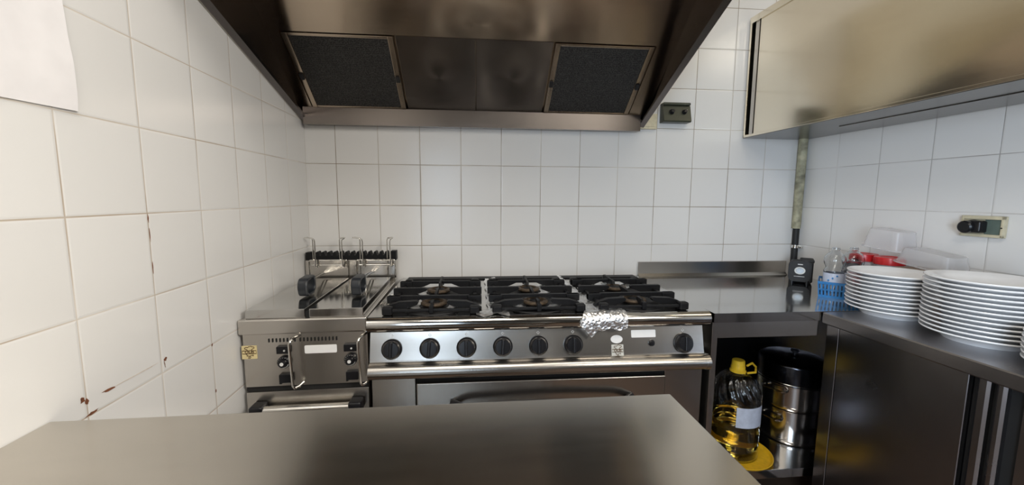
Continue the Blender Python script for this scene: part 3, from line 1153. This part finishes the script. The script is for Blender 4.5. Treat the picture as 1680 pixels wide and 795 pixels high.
mb = MB(); mb.box((0.0395, CL + .06, 0.09), (0.0449, -0.427, 0.834), 0, 1, CM); part('shadow_gap', mb, 'void', cnt)
for a, b in ((-0.468, -0.442), (-0.500, -0.480)):
    mb = MB()
    mb.prism([(0.0265, a), (0.022, a + .006), (0.022, b - .006), (0.0265, b), (0.040, b), (0.040, a)], 'z', 0.09, 0.834)
    mb.bm.transform(CM)
    part('door_pull', mb, 'steel_dark', cnt)
mb = MB(); mb.box((0.030, CL + .06, 0.09), (0.0395, -0.528, 0.834), .0015, 1, CM); part('sliding_door', mb, 'steel_dark', cnt)
mb = MB(); mb.box((0.06, CL + .02, 0.0), (0.44, -0.03, 0.102), 0, 1, CM); part('plinth', mb, 'black_matt', cnt)

# ------------------------------------------------------------------ wall cabinet
UB = (2.200, 0.0, 0)
upc = thing('wall_cabinet', 'stainless steel wall cabinet with sliding doors on the right wall', 'wall cabinet', (2.2, 0, 1.605), SK)
UM = T2(UB, SK)
UL = -1.9
ZB, ZT = 1.606, 2.196
mb = MB()
mb.box((0.0, UL, ZB), (0.356, -0.014, ZB + .012), .001, 1, UM)        # bottom
mb.box((0.0, UL, ZT - .012), (0.356, -0.014, ZT), .001, 1, UM)        # top
mb.box((0.346, UL, ZB), (0.356, -0.014, ZT), 0, 1, UM)
mb.box((0.0, -0.026, ZB), (0.356, -0.014, ZT), .001, 1, UM)
mb.box((0.0, UL, ZB), (0.356, UL + .012, ZT), .001, 1, UM)
part('carcass', mb, 'steel_door', upc)
mb = MB(); mb.box((-0.002, UL, ZT - .030), (0.012, -0.014, ZT + .001), .001, 1, UM); part('top_rail', mb, 'steel_door', upc)
mb = MB(); mb.box((0.05, UL + .02, ZB + .012), (0.055, -0.026, ZT - .012), 0, 1, UM); part('shadow_gap', mb, 'void', upc)
mb = MB(); mb.box((0.008, -0.070, ZB + .004), (0.020, -0.044, ZT - .030), .002, 2, UM); part('door_pull', mb, 'steel_panel', upc)
mb = MB(); mb.box((0.006, -1.50, ZB + .003), (0.018, -0.080, ZT - .030), .0015, 1, UM); part('sliding_door', mb, 'steel_door', upc)
mb = MB(); mb.box((0.022, UL + .02, ZB + .012), (0.034, -1.46, ZT - .030), .0015, 1, UM); part('sliding_door', mb, 'steel_door', upc)
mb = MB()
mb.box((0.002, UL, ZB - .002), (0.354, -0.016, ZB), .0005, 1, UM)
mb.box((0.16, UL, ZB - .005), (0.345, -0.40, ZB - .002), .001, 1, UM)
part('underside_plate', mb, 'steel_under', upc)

# ------------------------------------------------------------------ foreground table
TBL = (0.040, -1.2725, 0)
TM = T2(TBL, 0.012)
tab = thing('work_table', 'worn stainless steel work table in the foreground', 'table', (0.62, -1.6, 0), 0)
TD, TW = -0.66, 1.184
mb = MB(); mb.box((0.0, TD, 0.842), (TW, 0.0, 0.880), .0035, 3, TM); part('table_top', mb, 'steel_table', tab)
for lx in (0.05, TW - .05):
    for ly in (-0.05, TD + .05):
        mb = MB(); mb.box((lx - .02, ly - .02, 0.03), (lx + .02, ly + .02, 0.842), .003, 2, TM); lg = part('leg', mb, 'steel_panel', tab)
        mb = MB(); mb.cyl(TM @ Vector((lx, ly, 0)), TM @ Vector((lx, ly, 0.032)), .018, 16); part('foot', mb, 'black', lg)
mb = MB(); mb.box((0.03, TD + .03, 0.20), (TW - .03, -0.03, 0.225), .003, 2, TM); part('lower_shelf', mb, 'steel_panel', tab)

# ------------------------------------------------------------------ plates
def plate_mesh():
    mb = MB()
    prof = [(0, .004), (.060, .004), (.074, .0), (.080, .0), (.082, .004), (.098, .016), (.112, .0225), (.1275, .0262), (.1300, .0282), (.1302, .0300), (.1290, .0318),
            (.112, .0268), (.098, .0205), (.080, .0085), (.0, .0075)]
    mb.lathe(prof, 64)
    return mb


ORD = ['topmost', 'second from the top', 'third from the top', 'fourth from the top', 'fifth from the top', 'sixth from the top', 'seventh from the top', 'eighth from the top',
       'ninth from the top', 'tenth from the top', 'eleventh from the top', 'twelfth from the top', 'thirteenth from the top', 'lowest']
plate0 = None
for (cx, cy, n, step, rad, where, grp) in ((2.300, -0.752, 10, .01385, 1.0, 'in the farther, shorter stack', 'white plates in the shorter stack'),
                                           (2.295, -1.020, 13, .0130, 1.03, 'in the tall nearer stack', 'white plates in the tall stack'),
                                           (2.246, -1.293, 6, .0130, 1.03, 'in the stack cut by the right picture edge', 'white plates in the stack at the right edge')):
    for i in range(n):
        lab = 'white soup plate, %s %s' % ('lowest' if i == 0 else ORD[n - 1 - i], where)
        loc = (cx + random.uniform(-.0015, .0015), cy + random.uniform(-.0015, .0015), .8797 + i * step)
        if plate0 is None:
            plate0 = solo('soup_plate', plate_mesh(), 'ceramic', lab, 'plate', grp, smooth=50)
            plate0.location = loc
            o = plate0
        else:
            o = plate0.copy()
            COL.objects.link(o)
            o.location = loc
            o['label'] = lab
            o['group'] = grp
        o.scale = (rad, rad, 1)

# ------------------------------------------------------------------ corner clutter
dev = thing('countertop_device', 'black boxy device with an oval grey window in the corner', 'device', (2.42, -0.20, .8805), R(-38))
DM = T2((2.42, -0.20, .8805), R(-38))
mb = MB()
mb.prism(rrect(-.048, .012, .044, .112, .022, 6), 'y', -.062, -.040)
mb.bm.transform(DM)
bmesh.ops.bevel(mb.bm, geom=mb.bm.edges[:], offset=.003, segments=2, affect='EDGES')
part('front_shell', mb, 'black_matt', dev)
mb = MB(); mb.box((-.036, -.042, .004), (.052, .050, .108), .008, 3, DM); mb.box((.0, -.03, .100), (.056, .05, .118), .006, 2, DM); part('body', mb, 'black_matt', dev)
mb = MB(); mb.prism([(-.002 + .022 * math.cos(t * PI / 14), .066 + .018 * math.sin(t * PI / 14)) for t in range(28)], 'y', -.0655, -.060); mb.bm.transform(DM); part('window_ring', mb, 'sticker_silver', dev, 'silver oval ring')
mb = MB(); mb.prism([(-.002 + .016 * math.cos(t * PI / 14), .066 + .013 * math.sin(t * PI / 14)) for t in range(28)], 'y', -.067, -.065); mb.bm.transform(DM); part('window', mb, 'grey_win', dev)
mb = MB(); mb.box((-.012, -.0635, .094), (.008, -.0618, .098), 0, 1, DM); mb.box((-.024, -.0635, .036), (.018, -.0618, .038), 0, 1, DM); part('front_marks', mb, 'mark', dev)
mb = MB()
for xx in (-.03, .03):
    for yy in (-.045, .035):
        p = DM @ Vector((xx, yy, 0))
        mb.cyl(p, p + Vector((0, 0, .014)), .008, 14)
part('feet', mb, 'black', dev)

# blue basket, its near corner left of the plates
BA = R(-44)
BM = T2((2.252, -0.492, .8802), BA)
bas = thing('storage_basket', 'small blue plastic basket holding water bottles beside the plates', 'basket', (2.33, -.45, .8802), BA)
mb = MB()
L_, D_, H_ = .172, .150, .068
fl = .006


def wallq(a, b, a2, b2, t):
    pass


def pan_slats(p0, p1, q0, q1):
    """one tapered side made of a rim, a foot strip and upright slats; p = bottom corners, q = top corners"""
    p0, p1, q0, q1 = map(Vector, (p0, p1, q0, q1))
    nrm = (p1 - p0).cross(q0 - p0).normalized() * .0022

    def quad(a0, a1, b0, b1):
        c = []
        for a, b in ((a0, b0), (a1, b0), (a1, b1), (a0, b1)):
            lo_, hi_ = p0.lerp(p1, a), q0.lerp(q1, a)
            c.append(lo_.lerp(hi_, b))
        mb.hexa([BM @ (x - nrm / 2) for x in c] + [BM @ (x + nrm / 2) for x in c])
    quad(0, 1, .84, 1.0)
    quad(0, 1, 0, .14)
    quad(0, 1, .46, .54)
    n = 15
    for i in range(n):
        a = i / (n - 1)
        quad(max(0, a - .018), min(1, a + .018), .1, .9)


b0, b1, b2, b3 = (fl, fl, .002), (L_ - fl, fl, .002), (L_ - fl, D_ - fl, .002), (fl, D_ - fl, .002)
t0, t1, t2, t3 = (0, 0, H_), (L_, 0, H_), (L_, D_, H_), (0, D_, H_)
pan_slats(b0, b1, t0, t1); pan_slats(b1, b2, t1, t2); pan_slats(b2, b3, t2, t3); pan_slats(b3, b0, t3, t0)
part('basket_sides', mb, 'blue_clear', bas)
mb = MB(); mb.box((fl, fl, 0), (L_ - fl, D_ - fl, .003), 0, 1, BM); part('basket_floor', mb, 'blue_clear', bas)


def water_bottle(lx, ly, label, fill, tilt=0):
    p = BM @ Vector((lx, ly, .0035))
    t = thing('water_bottle', label, 'bottle', p, 0.4 + lx, 'water bottles in the blue basket')
    mb = MB()
    H = .205
    prof = [(0, 0), (.026, .0), (.034, .006), (.036, .02), (.036, .05), (.0345, .056), (.0345, .098), (.036, .104), (.035, .112), (.0305, .120), (.0305, .126), (.036, .136), (.0385, .150), (.036, .166),
            (.028, .180), (.016, .190), (.0135, .194), (.0135, .198), (.0155, .199), (.0155, .202), (.013, .203), (.013, .207), (.0115, .207), (.0115, .194), (.0145, .189), (.0265, .179), (.0345, .166), (.037, .150),
            (.0345, .136), (.029, .126), (.029, .120), (.0335, .112), (.0345, .104), (.033, .098), (.033, .056), (.0345, .05), (.0345, .02), (.0325, .007), (.026, .0015), (0, .0015)]
    mb.lathe(prof, 36, p)
    part('bottle', mb, 'pet', t)
    if fill > .6:
        mb = MB(); mb.lathe([(0, .003), (.032, .008), (.0338, .02), (.0338, .05), (.0325, .056), (.0325, .098), (.0338, .104), (.033, .112), (.0285, .120), (.0285, .126), (.0335, .136), (.0362, .148), (0, .148)], 32, p); part('water', mb, 'water', t)
    mb = MB()
    mb.lathe([(.0364, .054), (.0364, .100), (.0360, .100), (.0360, .054)], 36, p)
    part('bottle_label', mb, 'pale_label', t, 'pale blue and white label')
    mb = MB()
    for i in range(3):
        a = R(200 + i * 22)
        c = p + Vector((.0366 * math.cos(a), .0366 * math.sin(a), .070 + .010 * i))
        mb.lathe([(0, -.005), (.0045, 0), (0, .005)], 10, T=Matrix.Translation(c))
    part('label_print', mb, 'red' if lx > .08 else 'blue', t)
    return t


water_bottle(.050, .048, 'clear plastic water bottle standing nearest the black device', .5)
water_bottle(.110, .106, 'clear plastic water bottle standing nearest the plates', .7)


def jar(x, y, label):
    t = thing('storage_jar', label, 'jar', (x, y, .8802), 0, 'red lidded jars by the wall')
    mb = MB()
    mb.lathe([(0, .8802), (.044, .8802), (.048, .886), (.048, 1.020), (.044, 1.028), (.044, 1.034), (.0425, 1.034), (.0425, 1.028), (.0465, 1.020), (.0465, .887), (.043, .882), (0, .882)], 40, (x, y, 0))
    part('jar_body', mb, 'jar', t)
    mb = MB(); mb.lathe([(0, .8835), (.0455, .8835), (.0455, .985), (0, .990)], 32, (x, y, 0)); part('contents', mb, 'spice', t)
    mb = MB()
    prof = [(.0455, 1.028), (.0500, 1.028), (.0505, 1.030), (.0505, 1.054), (.0480, 1.058), (.030, 1.058), (.028, 1.056), (0, 1.056)]
    mb.lathe(prof, 48, (x, y, 0))
    part('lid', mb, 'red', t, 'red screw lid')


jar(2.500, -.445, 'clear jar with a red lid nearest the corner')
jar(2.503, -.553, 'clear jar with a red lid nearest the white tubs')


def tub(loc, rot, w, d, h, label, cat='tub'):
    """open rounded box lying mouth down: base uppermost, rim at the bottom"""
    t = thing('plastic_tub', label, cat, loc, 0, 'milky plastic tubs by the wall', rot=rot)
    mb = MB()
    rings = []
    for z, k, r in ((0, 1.06, .03), (.004, 1.06, .03), (.005, 1.0, .028), (h * .55, .93, .028), (h - .012, .88, .026), (h - .003, .85, .022), (h, .80, .020)):
        rings.append([(x, y, z) for x, y in rrect(-w / 2 * k, -d / 2 * k, w / 2 * k, d / 2 * k, r)])
    mb.loops(rings, caps=False)
    mb._f([v for v in list(mb.bm.verts)[-len(rings[0]):]])
    part('tub_shell', mb, 'tub', t, world=False)
    mb = MB()
    o = rrect(-w / 2 * 1.07, -d / 2 * 1.07, w / 2 * 1.07, d / 2 * 1.07, .032)
    mb.tube([(x, y, .002) for x, y in o], .003, 6, True)
    part('tub_rim', mb, 'tub', t, world=False)
    return t


# a brown box behind the plates carries the tubs
mb = MB(); mb.box((-.055, -.10, 0), (.055, .10, .150), .003, 2, T2((2.512, -.715, .8797), SK))
bx = solo('cardboard_box', mb, 'cardboard', 'low brown cardboard box behind the plates under the milky tubs', 'box')
tub((2.508, -.700, 1.0400), Matrix.Rotation(SK, 3, 'Z') @ Matrix.Rotation(R(7), 3, 'X'), .110, .190, .060, 'long milky plastic tub lying on the box behind the plates')
tub((2.500, -.548, 1.092), Matrix.Rotation(SK, 3, 'Z') @ Matrix.Rotation(R(5), 3, 'X'), .110, .150, .078, 'upturned milky plastic tub on top against the tiled wall')
# thin black cable by the jars
cp = [(2.447, -.455, 1.038), (2.447, -.472, 1.033), (2.447, -.492, 1.018), (2.447, -.508, .992), (2.447, -.520, .960)]
mb = MB(); mb.tube([(2.438, -.385, .8835), (2.442, -.405, .96), (2.446, -.432, 1.025)] + cp, .0022, 8)
solo('black_cable', mb, 'black', 'thin black cable looping in front of the red lidded jars', 'cable')

# ------------------------------------------------------------------ things on the shelf
OB = (1.888, -.555, .248)
lidp = thing('plastic_dish', 'flat yellow plastic dish under the oil bottle', 'dish', (1.888, -.572, .248))
mb = MB(); mb.lathe([(0, .2496), (.113, .2496), (.119, .253), (.124, .262), (.127, .262), (.127, .259), (.120, .2505), (.112, .2482), (0, .2482)], 48, (1.888, -.572, 0)); part('dish_body', mb, 'yellow_lid', lidp)
OB = (1.874, -.560, .2505)
oil = thing('oil_bottle', 'large clear bottle of frying oil with yellow cap and handle', 'bottle', OB)
h0 = OB[2]
outer = [(0, .012), (.040, .010), (.070, .0), (.086, .003), (.0915, .014), (.0915, .055), (.0890, .062), (.0890, .072), (.0915, .080), (.0915, .120), (.0890, .126), (.0890, .134), (.0915, .141), (.0915, .235)]
mb = MB()
n = 72
rings = []
sh = []
for i in range(19):
    t = i / 18
    sh.append((.0915 - (.0915 - .028) * (1 - math.cos(t * PI / 2)) ** .9 if t < 1 else .028, .235 + .105 * math.sin(t * PI / 2)))


def flute(r, z, k):
    a = [(2 * PI * i / n) for i in range(n)]
    return [(OB[0] + r * (1 + k * math.cos(18 * (t + z * 5))) * math.cos(t), OB[1] + r * (1 + k * math.cos(18 * (t + z * 5))) * math.sin(t), h0 + z) for t in a]


full = []
for r, z in outer:
    if r > 0:
        full.append(flute(r, z, 0))
for i, (r, z) in enumerate(sh[1:], 1):
    full.append(flute(r, z, .06 * math.sin(PI * min(1, i / 16))))
full += [flute(.026, .345, 0), flute(.026, .365, 0)]
inn = [flute(.024, .365, 0), flute(.024, .345, 0)]
for i in range(17, -1, -1):
    r, z = sh[i]
    inn.append(flute(r - .0016, z - .001, .06 * math.sin(PI * min(1, i / 16))))
for r, z in reversed(outer[2:-1]):
    inn.append(flute(r - .0016, z + (.0016 if z < .01 else 0), 0))
inn.append(flute(.040, .0116, 0))
mb.loops(full + inn, caps=False)
mb._f([v for v in list(mb.bm.verts)[:n]][::-1])
mb._f([v for v in list(mb.bm.verts)[-n:]])
part('bottle_body', mb, 'pet', oil, smooth=60)
mb = MB()
op = [(0, .0135), (.040, .0125), (.068, .0022), (.0835, .0062), (.0890, .016), (.0890, .054), (.0866, .062), (.0866, .072), (.0890, .080), (.0890, .120), (.0866, .126), (.0866, .134), (.0890, .141), (.0890, .152), (0, .152)]
mb.lathe([(r, z + h0) for r, z in op], 64, (OB[0], OB[1], 0)); part('oil', mb, 'oil', oil, 'golden frying oil')
mb = MB()
mb.lathe([(0, .392), (.021, .392), (.0235, .389), (.0250, .366), (.0265, .364), (.0265, .352), (.030, .350), (.030, .344), (.0262, .344), (.0262, .366), (0, .366)], 36, (OB[0], OB[1], h0))
cp_ = part('cap', mb, 'yellow', oil)
mb = MB()
hx, hy, hz = OB[0], OB[1], h0
hp = [(hx + .026, hy - .016, hz + .372), (hx + .052, hy - .01, hz + .380), (hx + .078, hy + .002, hz + .358), (hx + .080, hy + .004, hz + .350), (hx + .060, hy - .022, hz + .346), (hx + .024, hy - .026, hz + .346)]
mb.tube(hp, .0042, 8)
part('carry_handle', mb, 'yellow', oil)
mb = MB()
lab_pts = []
for z in (.128, .226):
    lab_pts.append([])
def fl_(u, v):
    a = R(-122 + 74 * u)
    r = .0925
    return (OB[0] + r * math.cos(a), OB[1] + r * math.sin(a), h0 + .150 + .082 * v)
mb.sheet(fl_, 16, 2)
part('bottle_label', mb, 'pale_label', oil, 'pale grey label')

PX, PY = 2.222, -.440


def pot(z, r, h, name, label, lidded):
    t = thing(name, label, 'pot', (PX, PY, z), 0)
    mb = MB()
    mb.lathe([(0, 0), (r - .010, 0), (r - .002, .003), (r, .010), (r, .016), (r - .002, .018), (r - .002, h - .006), (r + .004, h - .002), (r + .004, h), (r - .004, h), (r - .004, .02), (0, .012)], 64, (PX, PY, z))
    part('pot_body', mb, 'pot_steel', t)
    for a in ((205, 25) if lidded else (200, 20, )):
        mb = MB()
        ca, sa = math.cos(R(a)), math.sin(R(a))
        tx, ty = -sa, ca
        zz = z + h * (.80 if lidded else .72)
        P = []
        for u, o in ((-.045, 0), (-.045, .018), (-.036, .028), (.036, .028), (.045, .018), (.045, 0)):
            P.append((PX + (r - .003 + o) * ca + tx * u, PY + (r - .003 + o) * sa + ty * u, zz))
        mb.tube(P, .005, 8)
        part('handle', mb, 'pot_steel', t)
    return t


p1 = pot(.248, .137, .150, 'stock_pot', 'shiny steel pot standing on the lower shelf', False)
p2 = pot(.3985, .140, .110, 'casserole_pot', 'shiny steel pot with dark lid stacked on the other pot', True)
mb = MB()
zl = .3985 + .110
mb.lathe([(0, zl + .100), (.030, zl + .099), (.085, zl + .094), (.122, zl + .088), (.132, zl + .083), (.136, zl + .076), (.138, zl + .004), (.1445, zl + .002), (.1445, zl + .0005), (.132, zl + .0005), (.130, zl + .074), (0, zl + .092)], 56, (PX, PY, 0))
pl_ = part('lid', mb, 'pot_lid', p2, 'tall dark lid')
mb = MB(); mb.tube([(PX + .139 * math.cos(t * PI / 28), PY + .139 * math.sin(t * PI / 28), zl + .004) for t in range(56)], .0028, 8, True); part('lid_rim', mb, 'chrome', pl_)
mb = MB(); mb.lathe([(0, zl + .099), (.007, zl + .100), (.007, zl + .108), (.016, zl + .112), (.017, zl + .119), (.010, zl + .123), (0, zl + .124)], 24, (PX, PY, 0)); part('lid_knob', mb, 'black', pl_)
a = R(255)
hc = Vector((PX + .139 * math.cos(a), PY + .139 * math.sin(a), .385))

# ------------------------------------------------------------------ things on the walls
mb = MB()
LM = T2((0, 0, 0), SK)


def fpaper(u, v):
    y = -1.60 + .441 * u + .004 * math.sin(v * 9 + 1) * (u > .9)
    z = 1.452 + .42 * v - .012 * (1 - u)
    x = .0025 + .006 * max(0, u - .80) / .2 * (math.sin(v * 7) * .5 + .5) + .002 * noise.noise(Vector((y * 12, z * 12, 3))) ** 2
    return (x, y, z)


mb.sheet(fpaper, 24, 24, .0004)
mb.bm.transform(LM)
solo('paper_sheet', mb, 'paper', 'blank white paper sheet stuck on the tiled left wall', 'paper', smooth=70)

# dark control box under the hood corner
sw = thing('switch_box', 'dark green two knob control box on the wall right of the hood', 'control box', (1.83, 0, 1.67))
mb = MB()
mb.prism([(-.003, 1.672), (-.050, 1.672), (-.054, 1.678), (-.034, 1.755), (-.003, 1.755)], 'x', 1.752, 1.895)
part('box_body', mb, 'green_box', sw)
mb = MB()
mb.box((1.750, -.046, 1.755), (1.893, -.003, 1.769), .005, 3)
part('box_lid', mb, 'green_box', sw)
for kx, r in ((1.794, .0135), (1.860, .0125)):
    mb = MB()
    c = Vector((kx, -.043, 1.722))
    mb.cyl(c + Vector((0, .006, 0)), c + Vector((0, -.006, 0)), r, 24, r * .95, .002)
    mb.cyl(c + Vector((0, -.006, 0)), c + Vector((0, -.018, .003)), r * .75, 24, r * .7, .002)
    part('knob', mb, 'black', sw)
mb = MB(); mb.lathe([(0, -.002), (.002, 0), (0, .002)], 10, T=Matrix.Translation((1.866, -.060, 1.731))); part('indicator', mb, 'mark', sw)
so = thing('wall_switch', 'small cream wall switch half hidden by the hood corner', 'switch', (1.69, 0, 1.633))
mb = MB(); mb.box((1.640, -.020, 1.640), (1.732, -.003, 1.716), .003, 2); part('switch_plate', mb, 'beige', so)
mb = MB(); mb.box((1.652, -.024, 1.652), (1.718, -.0195, 1.704), .002, 2); rk = part('rocker', mb, 'beige', so)

# power socket on the right wall
WM = T2((W, 0, 0), SK)
sk = thing('power_socket', 'cream wall socket box with black plug on the right wall', 'socket', (W - .01, -.79, 1.2), SK)
mb = MB()
y0, y1, z0, z1 = -.850, -.733, 1.164, 1.237
mb.box((-.012, y0, z0), (-.002, y1, z1), .002, 2, WM)
for a in ((y0, y0 + .008, z0, z1), (y1 - .008, y1, z0, z1), (y0, y1, z0, z0 + .010), (y0, y1, z1 - .012, z1)):
    mb.box((-.020, a[0], a[2]), (-.010, a[1], a[3]), .002, 2, WM)
part('socket_box', mb, 'beige', sk)
mb = MB(); mb.box((-.0145, y0 + .008, z0 + .010), (-.0115, y0 + .052, z1 - .012), 0, 1, WM); part('socket_insert', mb, 'teal', sk)
mb = MB()
P = lambda x, y, z: WM @ Vector((x, y, z))
mb.cyl(P(-.012, -.768, 1.200), P(-.058, -.768, 1.197), .0235, 28, .0215, .004)
mb.box((-.046, -.806, 1.178), (-.012, -.760, 1.221), .008, 3, WM)
part('plug', mb, 'black', sk, 'black plug')
mb = MB(); mb.lathe([(0, -.003), (.0028, 0), (0, .003)], 10, T=Matrix.Translation(P(-.021, y0 + .004, 1.198))); part('screw', mb, 'void', sk)

# corner pipe
pp_ = thing('corner_pipe', 'stained vertical pipe with a clamp in the right corner', 'pipe', (2.532, -.028, .8806))
mb = MB(); mb.cyl((2.530, -.027, 1.135), (2.530, -.027, 1.604), .0205, 24, .0215); part('painted_length', mb, 'pipe_old', pp_, 'yellowed upper length')
mb = MB(); mb.cyl((2.532, -.027, .8812), (2.532, -.027, 1.140), .0155, 24); part('bare_length', mb, 'black_matt', pp_, 'dark bare lower length')
mb = MB(); mb.cyl((2.532, -.027, 1.030), (2.532, -.027, 1.046), .0185, 24); mb.box((2.545, -.052, 1.030), (2.560, -.040, 1.046), .002); part('clamp', mb, 'chrome', pp_)
